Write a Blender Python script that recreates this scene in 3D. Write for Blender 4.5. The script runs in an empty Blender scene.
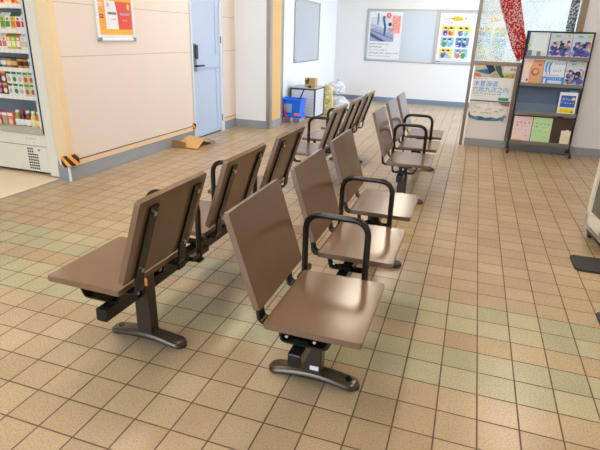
import bpy, bmesh, math, random
from mathutils import Vector, Matrix
T = 0.155                                   # one floor tile pitch in metres; lengths below are in tile pitches
C = bpy.context.scene.collection
PI = math.pi

# ------------------------------------------------------------------ materials
def lin(c):
    return tuple(((v/255)/12.92 if v/255 <= .04045 else ((v/255+.055)/1.055)**2.4) for v in c)
MATS = {}
def mat(name, col, rough=.5, metal=0., var=.06, scale=30., bump=0., bscale=200., emit=0., spec=.5, coat=0., alpha=1., trans=0.):
    if name in MATS: return MATS[name]
    m = bpy.data.materials.new(name); m.use_nodes = True
    nt = m.node_tree; b = nt.nodes['Principled BSDF']
    c = lin(col)
    tc = nt.nodes.new('ShaderNodeTexCoord')
    if var > 0:
        n = nt.nodes.new('ShaderNodeTexNoise'); n.inputs['Scale'].default_value = scale; n.inputs['Detail'].default_value = 3
        nt.links.new(tc.outputs['Object'], n.inputs['Vector'])
        mx = nt.nodes.new('ShaderNodeMix'); mx.data_type = 'RGBA'
        mx.inputs[6].default_value = (*[v*(1-var) for v in c], 1); mx.inputs[7].default_value = (*[min(1, v*(1+var)) for v in c], 1)
        nt.links.new(n.outputs['Fac'], mx.inputs[0]); nt.links.new(mx.outputs[2], b.inputs['Base Color'])
    else: b.inputs['Base Color'].default_value = (*c, 1)
    if bump > 0:
        n2 = nt.nodes.new('ShaderNodeTexNoise'); n2.inputs['Scale'].default_value = bscale
        nt.links.new(tc.outputs['Object'], n2.inputs['Vector'])
        bp = nt.nodes.new('ShaderNodeBump'); bp.inputs['Strength'].default_value = bump; bp.inputs['Distance'].default_value = .002
        nt.links.new(n2.outputs['Fac'], bp.inputs['Height']); nt.links.new(bp.outputs['Normal'], b.inputs['Normal'])
    b.inputs['Roughness'].default_value = rough; b.inputs['Metallic'].default_value = metal
    b.inputs['Specular IOR Level'].default_value = spec
    b.inputs['Coat Weight'].default_value = coat
    b.inputs['Alpha'].default_value = alpha
    b.inputs['Transmission Weight'].default_value = trans
    if emit:
        b.inputs['Emission Color'].default_value = (*c, 1); b.inputs['Emission Strength'].default_value = emit
    MATS[name] = m
    return m
def flat(col, rough=.55):
    return mat('print_%d_%d_%d' % tuple(col), col, rough, var=.02)

def math_node(nt, op, a, b=None, c=None):
    n = nt.nodes.new('ShaderNodeMath'); n.operation = op
    for i, v in enumerate((a, b, c)):
        if v is None: continue
        if isinstance(v, (int, float)): n.inputs[i].default_value = v
        else: nt.links.new(v, n.inputs[i])
    return n.outputs[0]
def mixc(nt, f, a, b):
    n = nt.nodes.new('ShaderNodeMix'); n.data_type = 'RGBA'
    if isinstance(f, (int, float)): n.inputs[0].default_value = f
    else: nt.links.new(f, n.inputs[0])
    for i, v in ((6, a), (7, b)):
        if isinstance(v, tuple): n.inputs[i].default_value = (*v, 1) if len(v) == 3 else v
        else: nt.links.new(v, n.inputs[i])
    return n.outputs[2]

def floor_mat():
    m = bpy.data.materials.new('quarry_tiles'); m.use_nodes = True; nt = m.node_tree; L = nt.links
    b = nt.nodes['Principled BSDF']
    tc = nt.nodes.new('ShaderNodeTexCoord')
    sc = nt.nodes.new('ShaderNodeVectorMath'); sc.operation = 'SCALE'; sc.inputs[3].default_value = 1/T
    L.new(tc.outputs['Object'], sc.inputs[0])
    sp = nt.nodes.new('ShaderNodeSeparateXYZ'); L.new(sc.outputs[0], sp.inputs[0])
    x, y = sp.outputs[0], sp.outputs[1]
    wob = nt.nodes.new('ShaderNodeTexNoise'); wob.inputs['Scale'].default_value = 2.2; L.new(sc.outputs[0], wob.inputs['Vector'])
    def edge(v):
        f = math_node(nt, 'FRACT', v)
        return math_node(nt, 'MINIMUM', f, math_node(nt, 'SUBTRACT', 1., f))
    e = math_node(nt, 'MINIMUM', edge(x), edge(y))
    jw = math_node(nt, 'MULTIPLY_ADD', wob.outputs['Fac'], .014, .006)
    joint = math_node(nt, 'SMOOTHSTEP', e, jw, math_node(nt, 'ADD', jw, .012)) if False else None
    mr = nt.nodes.new('ShaderNodeMapRange'); mr.interpolation_type = 'SMOOTHSTEP'
    L.new(e, mr.inputs['Value']); L.new(jw, mr.inputs['From Min']); L.new(math_node(nt, 'ADD', jw, .016), mr.inputs['From Max'])
    tile = mr.outputs[0]                                   # 0 in the joint, 1 on the tile
    fx, fy = math_node(nt, 'FLOOR', x), math_node(nt, 'FLOOR', y)
    cm = nt.nodes.new('ShaderNodeCombineXYZ'); L.new(fx, cm.inputs[0]); L.new(fy, cm.inputs[1])
    wn = nt.nodes.new('ShaderNodeTexWhiteNoise'); wn.noise_dimensions = '3D'; L.new(cm.outputs[0], wn.inputs['Vector'])
    ws = nt.nodes.new('ShaderNodeSeparateColor'); L.new(wn.outputs['Color'], ws.inputs[0])
    # green rows: 0,1 and 3,4
    inb = lambda a, bb: math_node(nt, 'MULTIPLY', math_node(nt, 'GREATER_THAN', fy, a-.5), math_node(nt, 'LESS_THAN', fy, bb+.5))
    green = math_node(nt, 'ADD', inb(0, 1), inb(3, 4))
    terra = mixc(nt, ws.outputs[0], lin((184, 161, 128)), lin((168, 142, 110)))
    terra = mixc(nt, math_node(nt, 'MULTIPLY', ws.outputs[1], .5), terra, lin((180, 156, 122)))
    grn = mixc(nt, ws.outputs[0], lin((182, 169, 134)), lin((163, 157, 124)))
    col = mixc(nt, green, terra, grn)
    n1 = nt.nodes.new('ShaderNodeTexNoise'); n1.inputs['Scale'].default_value = 22; n1.inputs['Detail'].default_value = 6; n1.inputs['Roughness'].default_value = .7
    L.new(sc.outputs[0], n1.inputs['Vector'])
    v1 = math_node(nt, 'MULTIPLY_ADD', n1.outputs['Fac'], .34, .83)
    n2 = nt.nodes.new('ShaderNodeTexNoise'); n2.inputs['Scale'].default_value = .35; n2.inputs['Detail'].default_value = 3
    L.new(sc.outputs[0], n2.inputs['Vector'])
    v2 = math_node(nt, 'MULTIPLY_ADD', n2.outputs['Fac'], .3, .85)
    vv = nt.nodes.new('ShaderNodeVectorMath'); vv.operation = 'SCALE'; L.new(col, vv.inputs[0]); L.new(math_node(nt, 'MULTIPLY', v1, v2), vv.inputs[3])
    # small dark specks of dirt
    vo = nt.nodes.new('ShaderNodeTexVoronoi'); vo.inputs['Scale'].default_value = 1.2; L.new(sc.outputs[0], vo.inputs['Vector'])
    spk = math_node(nt, 'LESS_THAN', vo.outputs['Distance'], math_node(nt, 'MULTIPLY_ADD', n1.outputs['Fac'], .16, -.045))
    col2 = mixc(nt, math_node(nt, 'MULTIPLY', spk, .45), vv.outputs[0], lin((90, 62, 42)))
    jc = mixc(nt, n1.outputs['Fac'], lin((84, 58, 38)), lin((116, 86, 58)))
    fin = mixc(nt, tile, jc, col2)
    L.new(fin, b.inputs['Base Color'])
    L.new(math_node(nt, 'MULTIPLY_ADD', n1.outputs['Fac'], .2, math_node(nt, 'MULTIPLY_ADD', tile, -.42, .60)), b.inputs['Roughness'])
    b.inputs['Specular IOR Level'].default_value = .6
    bp = nt.nodes.new('ShaderNodeBump'); bp.inputs['Strength'].default_value = .35; bp.inputs['Distance'].default_value = .0025
    L.new(math_node(nt, 'MULTIPLY_ADD', n1.outputs['Fac'], .12, tile), bp.inputs['Height']); L.new(bp.outputs[0], b.inputs['Normal'])
    return m

def panel_wall_mat(name, col, seams):
    m = mat(name, col, .5, var=.02, scale=3)
    nt = m.node_tree; b = nt.nodes['Principled BSDF']
    src = b.inputs['Base Color'].links[0].from_socket
    tc = nt.nodes.new('ShaderNodeTexCoord'); sp = nt.nodes.new('ShaderNodeSeparateXYZ'); nt.links.new(tc.outputs['Object'], sp.inputs[0])
    s = None
    for z in seams:
        d = math_node(nt, 'LESS_THAN', math_node(nt, 'ABSOLUTE', math_node(nt, 'SUBTRACT', sp.outputs[2], z*T)), .0032)
        s = d if s is None else math_node(nt, 'MAXIMUM', s, d)
    nt.links.new(mixc(nt, math_node(nt, 'MULTIPLY', s, .55), src, lin((150, 118, 98))), b.inputs['Base Color'])
    return m

def etched_glass(name, tint, dens, tdens=.0):
    """clear thin pane carrying a printed film of fine dots"""
    m = bpy.data.materials.new(name); m.use_nodes = True; nt = m.node_tree; nt.nodes.remove(nt.nodes['Principled BSDF'])
    out = nt.nodes['Material Output']
    tr = nt.nodes.new('ShaderNodeBsdfTransparent'); tr.inputs[0].default_value = (.93, .96, .95, 1)
    gl = nt.nodes.new('ShaderNodeBsdfGlossy'); gl.inputs['Roughness'].default_value = .03
    fr = nt.nodes.new('ShaderNodeFresnel'); fr.inputs[0].default_value = 1.45
    mx = nt.nodes.new('ShaderNodeMixShader'); nt.links.new(fr.outputs[0], mx.inputs[0]); nt.links.new(tr.outputs[0], mx.inputs[1]); nt.links.new(gl.outputs[0], mx.inputs[2])
    last = mx.outputs[0]
    haze = dens < 5
    tc = nt.nodes.new('ShaderNodeTexCoord')
    n = nt.nodes.new('ShaderNodeTexNoise'); n.inputs['Scale'].default_value = 95 if tint is None else 48; n.inputs['Detail'].default_value = 2; nt.links.new(tc.outputs['Object'], n.inputs['Vector'])
    big = nt.nodes.new('ShaderNodeTexNoise'); big.inputs['Scale'].default_value = 4; nt.links.new(tc.outputs['Object'], big.inputs['Vector'])
    f = math_node(nt, 'GREATER_THAN', math_node(nt, 'ADD', n.outputs['Fac'], math_node(nt, 'MULTIPLY', big.outputs['Fac'], .35)), dens)
    di = nt.nodes.new('ShaderNodeBsdfDiffuse'); di.inputs[0].default_value = (*lin((236, 240, 238)), 1)
    tl = nt.nodes.new('ShaderNodeBsdfTranslucent'); tl.inputs[0].default_value = (*lin((236, 240, 238)), 1)
    dm = nt.nodes.new('ShaderNodeMixShader'); dm.inputs[0].default_value = .5; nt.links.new(di.outputs[0], dm.inputs[1]); nt.links.new(tl.outputs[0], dm.inputs[2])
    if haze:
        mh = nt.nodes.new('ShaderNodeMixShader'); mh.inputs[0].default_value = .22; nt.links.new(last, mh.inputs[1]); nt.links.new(dm.outputs[0], mh.inputs[2]); last = mh.outputs[0]
    if tint is not None:
        d2 = nt.nodes.new('ShaderNodeBsdfDiffuse'); d2.inputs[0].default_value = (*lin(tint), 1)
        t2 = nt.nodes.new('ShaderNodeBsdfTranslucent'); t2.inputs[0].default_value = (*lin(tint), 1)
        m2 = nt.nodes.new('ShaderNodeMixShader'); m2.inputs[0].default_value = .4; nt.links.new(d2.outputs[0], m2.inputs[1]); nt.links.new(t2.outputs[0], m2.inputs[2])
        m3 = nt.nodes.new('ShaderNodeMixShader'); m3.inputs[0].default_value = tdens; nt.links.new(last, m3.inputs[1]); nt.links.new(m2.outputs[0], m3.inputs[2]); last = m3.outputs[0]
    m4 = nt.nodes.new('ShaderNodeMixShader'); nt.links.new(math_node(nt, 'MULTIPLY', f, .8), m4.inputs[0]); nt.links.new(last, m4.inputs[1]); nt.links.new(dm.outputs[0], m4.inputs[2])
    nt.links.new(m4.outputs[0], out.inputs[0])
    return m

def striped_mat(name, c1, c2, period, ang):
    m = mat(name, c1, .45, var=.02); nt = m.node_tree; b = nt.nodes['Principled BSDF']
    tc = nt.nodes.new('ShaderNodeTexCoord'); sp = nt.nodes.new('ShaderNodeSeparateXYZ'); nt.links.new(tc.outputs['Object'], sp.inputs[0])
    h = math_node(nt, 'ADD', math_node(nt, 'ADD', sp.outputs[0], sp.outputs[1]), math_node(nt, 'MULTIPLY', sp.outputs[2], ang))
    f = math_node(nt, 'GREATER_THAN', math_node(nt, 'FRACT', math_node(nt, 'DIVIDE', h, period)), .5)
    nt.links.new(mixc(nt, f, lin(c1), lin(c2)), b.inputs['Base Color'])
    return m

def bag_mat(name, col, amount):
    m = bpy.data.materials.new(name); m.use_nodes = True; nt = m.node_tree
    b = nt.nodes['Principled BSDF']; b.inputs['Base Color'].default_value = (*lin(col), 1); b.inputs['Roughness'].default_value = .22
    tr = nt.nodes.new('ShaderNodeBsdfTransparent'); n = nt.nodes.new('ShaderNodeTexNoise'); n.inputs['Scale'].default_value = 16
    tc = nt.nodes.new('ShaderNodeTexCoord'); nt.links.new(tc.outputs['Object'], n.inputs['Vector'])
    mx = nt.nodes.new('ShaderNodeMixShader'); nt.links.new(math_node(nt, 'MULTIPLY', n.outputs['Fac'], amount), mx.inputs[0])
    nt.links.new(b.outputs[0], mx.inputs[1]); nt.links.new(tr.outputs[0], mx.inputs[2]); nt.links.new(mx.outputs[0], nt.nodes['Material Output'].inputs[0])
    return m

def wood_mat(name, c1, c2):
    m = mat(name, c1, .4, var=.02); nt = m.node_tree; b = nt.nodes['Principled BSDF']
    tc = nt.nodes.new('ShaderNodeTexCoord'); mp = nt.nodes.new('ShaderNodeMapping'); mp.inputs['Scale'].default_value = (40, 40, 1.2)
    n = nt.nodes.new('ShaderNodeTexNoise'); n.inputs['Scale'].default_value = 2; n.inputs['Detail'].default_value = 4
    nt.links.new(tc.outputs['Object'], mp.inputs[0]); nt.links.new(mp.outputs[0], n.inputs['Vector'])
    nt.links.new(mixc(nt, n.outputs['Fac'], lin(c1), lin(c2)), b.inputs['Base Color'])
    return m

M_FLOOR = floor_mat()
M_SHOPFLOOR = mat('shop_floor', (240, 218, 184), .3, var=.03, scale=6)
M_PINK = panel_wall_mat('pink_wall_panels', (234, 220, 210), (7.33, 10.27, 13.2, 16.1))
M_CREAMTRIM = mat('cream_corner_trim', (240, 212, 170), .5, var=.02)
M_WHITE = mat('white_wall', (234, 236, 240), .5, var=.02, scale=2)
M_FARWALL = mat('far_wall_paint', (228, 226, 226), .5, var=.02, scale=2)
M_CEIL = mat('ceiling_board', (225, 220, 208), .8, var=.03)
M_BASE = mat('grey_baseboard', (150, 156, 162), .22, var=.1, scale=5, bump=.1, bscale=60)
M_STEEL = mat('brushed_steel', (168, 160, 152), .3, metal=.8, var=.06, scale=60)
M_BRONZE = mat('bronze_frame', (150, 132, 112), .35, metal=.6, var=.05)
M_WOOD = wood_mat('light_wood', (232, 194, 128), (212, 168, 98))
M_SEAT = mat('brown_seat_laminate', (116, 87, 64), .2, var=.05, scale=10, bump=.04, bscale=120, coat=.0, spec=.6)
M_SEATEDGE = mat('brown_seat_laminate_back', (98, 72, 53), .33, var=.04, scale=12)
M_BLACK = mat('dark_bronze_metal', (34, 28, 23), .22, metal=.3, var=.12, scale=30)
M_ARM = mat('armrest_tube', (46, 37, 29), .24, metal=.4, var=.1, scale=30)
M_POST = mat('bench_post_paint', (62, 52, 43), .28, metal=.3, var=.08, scale=12)
M_FOOT = mat('cast_foot_metal', (90, 78, 64), .24, metal=.6, var=.18, scale=14, bump=.15, bscale=40)
M_CHROME = mat('bolt_chrome', (205, 200, 190), .18, metal=1., var=0)
M_DOOR = mat('door_paint', (186, 204, 232), .35, var=.02, scale=3)
M_DOORFR = mat('door_frame_paint', (214, 222, 232), .35, var=.02)
M_LOCK = mat('lock_plate', (118, 128, 136), .35, metal=.6, var=.05)
M_DARK = mat('dark_plastic', (32, 32, 36), .35, var=.1)
M_RUBBER = mat('black_rubber', (44, 42, 40), .6, var=.25, scale=40, bump=.4, bscale=300)
M_CREAM = mat('cream_enamel', (230, 224, 206), .3, var=.015)
M_FRGREY = mat('cabinet_interior', (150, 156, 160), .4, var=.05)
M_SHELF = mat('white_shelf_edge', (238, 232, 218), .35, var=.02)
M_GLASS = etched_glass('etched_partition_glass', None, .74)
M_GLASSRED = etched_glass('red_film_glass', (214, 32, 36), .71, .92)
M_GLASSBLUE = etched_glass('blue_film_glass', (74, 96, 112), .70, .85)
M_CLEAR = etched_glass('clear_glass', None, 9.)
M_ALU = mat('aluminium_frame', (176, 172, 166), .35, metal=.6, var=.04)
M_BOARD = mat('glazed_noticeboard', (184, 190, 198), .16, var=.02, scale=3)
M_CARD = mat('cardboard', (206, 164, 104), .75, var=.1, scale=14)
M_CARDDK = mat('cardboard_inside', (150, 112, 66), .8, var=.1, scale=14)
M_BLUE = mat('blue_plastic', (10, 110, 245), .3, var=.06)
M_LBLUE = mat('grey_translucent_plastic', (150, 178, 206), .25, var=.1)
M_RED = mat('red_handle', (206, 42, 34), .35, var=.05)
M_WHEEL = mat('grey_wheel', (186, 190, 194), .4, var=.05)
M_BAG = bag_mat('clear_plastic_bag', (226, 230, 238), .45)
M_YBAG = mat('yellow_paper_sack', (206, 194, 140), .6, var=.2, scale=18, bump=.5, bscale=30)
M_SLATE = mat('slate_blue_back', (78, 98, 126), .3, var=.05)
M_SLATE2 = mat('slate_blue_ledge', (104, 124, 148), .3, var=.05)
M_BROWNBACK = mat('dark_brown_back', (72, 48, 34), .4, var=.1)
M_RACKGREY = mat('rack_grey_ledge', (132, 126, 122), .35, metal=.3, var=.05)
M_CAGE = mat('white_slatted_panel', (218, 220, 226), .35, var=.04)
M_LAMP = mat('lamp_diffuser', (255, 243, 224), .5, var=0, emit=8.)
M_HAZ = striped_mat('hazard_foam', (250, 168, 70), (28, 24, 22), .105, 1.0)
M_GUARDWHITE = mat('white_tape', (236, 236, 236), .4, var=.03)

# ------------------------------------------------------------------ mesh helpers (tile units in, metres out)
def newbm(): return bmesh.new()
def obj(name, bm, m=None, parent=None, loc=None, rz=0, smooth=False, mats=None):
    bmesh.ops.recalc_face_normals(bm, faces=bm.faces)
    for v in bm.verts: v.co *= T
    me = bpy.data.meshes.new(name); bm.to_mesh(me); bm.free()
    for mm in (mats if mats else [m]): me.materials.append(mm)
    o = bpy.data.objects.new(name, me); C.objects.link(o)
    if parent: o.parent = parent
    if loc: o.location = Vector(loc)*T
    o.rotation_euler = (0, 0, rz)
    if smooth:
        for p in me.polygons: p.use_smooth = True
        if hasattr(me, 'set_sharp_from_angle'): me.set_sharp_from_angle(angle=math.radians(48))
        wn_ = o.modifiers.new('wn', 'WEIGHTED_NORMAL'); wn_.keep_sharp = True
    return o
def tag(o, label=None, cat=None, group=None, kind=None):
    if label: o['label'] = label
    if cat: o['category'] = cat
    if group: o['group'] = group
    if kind: o['kind'] = kind
    return o
def thing(name, label, cat, loc=(0, 0, 0), rz=0, group=None):
    o = bpy.data.objects.new(name, None); C.objects.link(o); o.location = Vector(loc)*T; o.rotation_euler = (0, 0, rz)
    o.empty_display_size = .05
    return tag(o, label, cat, group)
def struct(name, bm, m, **k):
    return tag(obj(name, bm, m, **k), kind='structure')
def box(bm, x0, x1, y0, y1, z0, z1, bev=0., mi=0, seg=2):
    vs = [bm.verts.new((x, y, z)) for x in (x0, x1) for y in (y0, y1) for z in (z0, z1)]
    fs = [bm.faces.new([vs[i] for i in f]) for f in ((0, 1, 3, 2), (4, 6, 7, 5), (0, 4, 5, 1), (2, 3, 7, 6), (0, 2, 6, 4), (1, 5, 7, 3))]
    for f in fs: f.material_index = mi
    if bev > 0:
        es = list({e for f in fs for e in f.edges})
        bmesh.ops.bevel(bm, geom=es, offset=bev, segments=seg, affect='EDGES', profile=.5, material=-1)
    return fs
def prism(bm, pts, a, b, frame=None, mi=0, bev=0.):
    """polygon pts (u,v) extruded from w=a to w=b; frame maps (u,v,w) to xyz"""
    fr = frame or (lambda u, v, w: (u, w, v))
    A = [bm.verts.new(fr(u, v, a)) for u, v in pts]; B = [bm.verts.new(fr(u, v, b)) for u, v in pts]
    n = len(pts); fs = [bm.faces.new(A), bm.faces.new(B[::-1])]
    for i in range(n): fs.append(bm.faces.new((A[i], B[i], B[(i+1) % n], A[(i+1) % n])))
    for f in fs: f.material_index = mi
    if bev > 0:
        es = [e for f in fs[:2] for e in f.edges]
        bmesh.ops.bevel(bm, geom=es, offset=bev, segments=3, affect='EDGES', profile=.5, material=-1)
    return fs
def rrect(u0, u1, v0, v1, r, n=5):
    out = []
    for cu, cv, a0 in ((u1-r, v1-r, 0), (u0+r, v1-r, 90), (u0+r, v0+r, 180), (u1-r, v0+r, 270)):
        for k in range(n+1):
            a = math.radians(a0+90*k/n); out.append((cu+r*math.cos(a), cv+r*math.sin(a)))
    return out
def round_path(pts, r, n=6):
    """round the inner corners of a 3-D polyline"""
    pts = [Vector(p) for p in pts]; out = [pts[0]]
    for i in range(1, len(pts)-1):
        a, b, c = pts[i-1], pts[i], pts[i+1]
        d1, d2 = (a-b), (c-b); rr = min(r, d1.length*.49, d2.length*.49)
        p0, p1 = b+d1.normalized()*rr, b+d2.normalized()*rr
        for k in range(n+1):
            t = k/n; out.append(p0*(1-t)**2+b*2*t*(1-t)+p1*t*t)
    out.append(pts[-1]); return out
def tube(bm, pts, r, n=10, mi=0, cap=True):
    pts = [Vector(p) for p in pts]; rings = []
    t = (pts[1]-pts[0]).normalized(); up = Vector((0, 0, 1)) if abs(t.z) < .9 else Vector((0, 1, 0))
    u = t.cross(up).normalized()
    for i, p in enumerate(pts):
        t = ((pts[min(i+1, len(pts)-1)]-p).normalized()+(p-pts[max(i-1, 0)]).normalized()).normalized()
        u = (u-t*u.dot(t)).normalized(); w = t.cross(u)
        rr = r[i] if isinstance(r, (list, tuple)) else r
        rings.append([bm.verts.new(p+(u*math.cos(2*PI*k/n)+w*math.sin(2*PI*k/n))*rr) for k in range(n)])
    fs = []
    for a, b in zip(rings, rings[1:]):
        for k in range(n): fs.append(bm.faces.new((a[k], a[(k+1) % n], b[(k+1) % n], b[k])))
    if cap: fs.append(bm.faces.new(rings[0][::-1])); fs.append(bm.faces.new(rings[-1]))
    for f in fs: f.material_index = mi
def strip(bm, path, th, y0, y1, mi=0):
    """flat bar following a path in the xz plane (list of (x,z)), thickness th, from y0 to y1"""
    P = [Vector((x, 0, z)) for x, z in path]; L, R = [], []
    for i, p in enumerate(P):
        t = (P[min(i+1, len(P)-1)]-P[max(i-1, 0)]).normalized(); nrm = Vector((-t.z, 0, t.x))*th/2
        L.append(p+nrm); R.append(p-nrm)
    ring = L+R[::-1]
    for y_sets in (1,):
        A = [bm.verts.new((v.x, y0, v.z)) for v in ring]; B = [bm.verts.new((v.x, y1, v.z)) for v in ring]
        m = len(P)
        for i in range(len(ring)):
            j = (i+1) % len(ring); f = bm.faces.new((A[i], A[j], B[j], B[i])); f.material_index = mi
        for i in range(m-1):
            a, b = i, i+1; c, d = 2*m-2-i, 2*m-1-i
            bm.faces.new((A[a], A[b], A[c], A[d])).material_index = mi; bm.faces.new((B[a], B[b], B[c], B[d])).material_index = mi
def cyl(bm, p0, p1, r, n=14, mi=0, r2=None):
    tube(bm, [p0, p1], [r, r if r2 is None else r2], n, mi)
def lathe(bm, prof, c=(0, 0, 0), n=14, mi=0):
    rings = [[bm.verts.new((c[0]+r*math.cos(2*PI*k/n), c[1]+r*math.sin(2*PI*k/n), c[2]+z)) for k in range(n)] for r, z in prof]
    fs = []
    for a, b in zip(rings, rings[1:]):
        for k in range(n): fs.append(bm.faces.new((a[k], a[(k+1) % n], b[(k+1) % n], b[k])))
    fs.append(bm.faces.new(rings[0][::-1])); fs.append(bm.faces.new(rings[-1]))
    for f in fs: f.material_index = mi

class Sheet:
    """a printed sheet: layered flat shapes at their own place, in (u,v) with u to the reader's right"""
    def __init__(s, origin, u, n, th=.03):
        s.o, s.u, s.n, s.th = Vector(origin), Vector(u).normalized(), Vector(n).normalized(), th
        s.v = Vector((0, 0, 1)); s.v = (s.v-s.n*s.v.dot(s.n)).normalized()
        s.bm = newbm(); s.mats = []; s.lay = 0
    def mi(s, col):
        m = col if not isinstance(col, tuple) else flat(col)
        if m not in s.mats: s.mats.append(m)
        return s.mats.index(m)
    def P(s, u, v, w): return s.o+s.u*u+s.v*v+s.n*w
    def base(s, u0, u1, v0, v1, col):
        prism(s.bm, [(u0, v0), (u1, v0), (u1, v1), (u0, v1)], 0, s.th, s.P, s.mi(col)); return s
    def poly(s, pts, col, lay=1):
        f = s.bm.faces.new([s.bm.verts.new(s.P(u, v, s.th+.006*lay)) for u, v in pts]); f.material_index = s.mi(col); return s
    def rect(s, u0, u1, v0, v1, col, lay=1): return s.poly([(u0, v0), (u1, v0), (u1, v1), (u0, v1)], col, lay)
    def ell(s, cu, cv, ru, rv, col, lay=1, n=18):
        return s.poly([(cu+ru*math.cos(2*PI*k/n), cv+rv*math.sin(2*PI*k/n)) for k in range(n)], col, lay)
    def words(s, u0, v0, n, size, col, lay=3, seed=1, gap=.15, skip=.0, vertical=False):
        """a line of small unreadable strokes where the photograph shows unreadable small print"""
        r = random.Random(seed)
        for i in range(n):
            if r.random() < skip: continue
            cu, cv = (u0, v0-i*size*(1+gap)) if vertical else (u0+i*size*(1+gap), v0)
            t = size*.14
            for k in range(r.randint(2, 4)):
                if r.random() < .55:
                    y = cv+size*r.uniform(.08, .9); a = r.uniform(0, .3); s.rect(cu+size*a, cu+size*r.uniform(.65, 1), y-t/2, y+t/2, col, lay)
                else:
                    x = cu+size*r.uniform(.1, .9); a = r.uniform(0, .3); s.rect(x-t/2, x+t/2, cv+size*a, cv+size*r.uniform(.65, 1), col, lay)
        return s
    def blobs(s, u0, u1, v0, v1, cols, n, size, lay=2, seed=3):
        r = random.Random(seed)
        for k in range(n):
            cu, cv = r.uniform(u0+size, u1-size), r.uniform(v0+size*.6, v1-size*.6); m = r.randint(5, 8)
            pts = [(cu+size*r.uniform(.5, 1)*math.cos(2*PI*i/m), cv+size*r.uniform(.4, .8)*math.sin(2*PI*i/m)) for i in range(m)]
            pts = [(min(max(a, u0), u1), min(max(b, v0), v1)) for a, b in pts]
            s.poly(pts, r.choice(cols), lay+k*.25)
        return s
    def build(s, name, parent=None, loc=None, rz=0):
        return obj(name, s.bm, mats=s.mats, parent=parent, loc=loc, rz=rz)

def text_mesh(body, size, origin, u, n, m, name, parent, bold=.0):
    """lettering as a mesh; size and origin in tile units"""
    cu = bpy.data.curves.new(name, 'FONT'); cu.body = body; cu.size = size*T; cu.extrude = .0004; cu.offset = bold*T
    o = bpy.data.objects.new(name+'_src', cu); C.objects.link(o)
    bpy.context.view_layer.update()
    me = bpy.data.meshes.new_from_object(o.evaluated_get(bpy.context.evaluated_depsgraph_get()))
    C.objects.unlink(o); bpy.data.objects.remove(o)
    U = Vector(u).normalized(); N = Vector(n).normalized(); V = N.cross(U)
    R = Matrix((U, V, N)).transposed().to_4x4(); R.translation = Vector(origin)*T
    me.transform(R); me.materials.clear(); me.materials.append(m); me.name = name
    q = bpy.data.objects.new(name, me); C.objects.link(q); q.parent = parent
    return q

def copy_tree(o, parent=None):
    c = o.copy(); C.objects.link(c); c.parent = parent
    for ch in [x for x in bpy.data.objects if x.parent is o]: copy_tree(ch, c)
    return c

# ------------------------------------------------------------------ the setting
WA = (-24.2, 11.75, 0); WRZ = -math.atan2(.45, 22.65)        # pink wall: near corner and direction (local x out, y along)
H = 18.5
bm = newbm(); box(bm, -24.9, 34, -34, 64.2, -.6, 0); struct('floor', bm, M_FLOOR)
bm = newbm(); box(bm, -46, -25.02, -34, 17, -.6, 0.0); struct('floor_shop', bm, M_SHOPFLOOR)
bm = newbm(); box(bm, -25.04, -24.88, -34, 11.6, -.5, .03); struct('trim_1', bm, M_BASE)
bm = newbm(); box(bm, -46, 13, -26, 64.2, H, H+.6); struct('ceiling', bm, M_CEIL)
# pink wall with door opening (opening along 14.75 .. 19.75)
D0, D1, DH = 14.72, 19.95, 13.6
bm = newbm()
box(bm, -.78, 0, 0.03, D0, 0, H); box(bm, -.78, 0, D1, 22.7, 0, H); box(bm, -.78, 0, D0, D1, DH, H)
struct('wall_left', bm, M_PINK, loc=WA, rz=WRZ)
bm = newbm(); box(bm, -.8, .0, -.04, .03, 1.2, H); box(bm, 0, .03, -.04, .5, 1.3, H); struct('trim_2', bm, M_CREAMTRIM, loc=WA, rz=WRZ)
bm = newbm(); box(bm, 0, .05, .04, D0-.02, .0, .82); box(bm, -.8, .05, -.1, .04, 0, .9); struct('baseboard_left', bm, M_BASE, loc=WA, rz=WRZ)
bm = newbm(); box(bm, 0, .05, D1, 22.6, 0, .8); struct('baseboard_left_far', bm, M_BASE, loc=WA, rz=WRZ)
bm = newbm(); box(bm, 0, .07, .0, D0-.02, .85, 1.16, .02); box(bm, 0, .07, D1, 22.6, .83, 1.1, .02); struct('trim_3', bm, M_CREAMTRIM, loc=WA, rz=WRZ)
bm = newbm(); box(bm, 0, .04, .0, D0-.02, 1.18, 1.24); box(bm, 0, .04, D1, 22.6, 1.12, 1.17); struct('trim_4', bm, mat('dark_joint', (110, 84, 70), .5), loc=WA, rz=WRZ)
# door
dr = bpy.data.objects.new('door_1', None); C.objects.link(dr); dr.location = Vector(WA)*T; dr.rotation_euler = (0, 0, WRZ); dr['kind'] = 'structure'
bm = newbm(); box(bm, -.7, .07, D0, D0+.14, 0, DH); box(bm, -.7, .07, D1-.42, D1, 0, DH); box(bm, -.7, .07, D0, D1, DH-.4, DH)
box(bm, .02, .1, D0-.14, D0+.02, 0, DH); box(bm, .02, .1, D1-.02, D1+.1, 0, DH)
obj('door_frame', bm, M_DOORFR, dr)
bm = newbm(); y0, y1 = D0+.16, D1-.44
box(bm, -.32, -.12, y0, y1, .05, DH-.42)
for a, b in ((.2, 5.9), (7.0, DH-.5)):       # raised rims round the recessed panels
    box(bm, -.12, -.05, y0, y0+.85, a, b); box(bm, -.12, -.05, y1-.6, y1, a, b)
box(bm, -.12, -.02, y0, y1, 5.95, 6.9, .02); box(bm, -.12, -.08, y0, y1, .12, .35)
leaf = obj('door_leaf', bm, M_DOOR, dr)
bm = newbm(); box(bm, -.7, -.05, D0+.1, D1-.1, 0, .06); obj('door_gap_blocker', bm, M_DARK, dr)  # added dark piece: blocks light leaking under the leaf, reads as a shaded gap
bm = newbm(); box(bm, -.08, .02, y0+.1, y0+.62, 5.75, 8.0, .05); lp = obj('lock_plate', bm, M_LOCK, leaf); 
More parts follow.
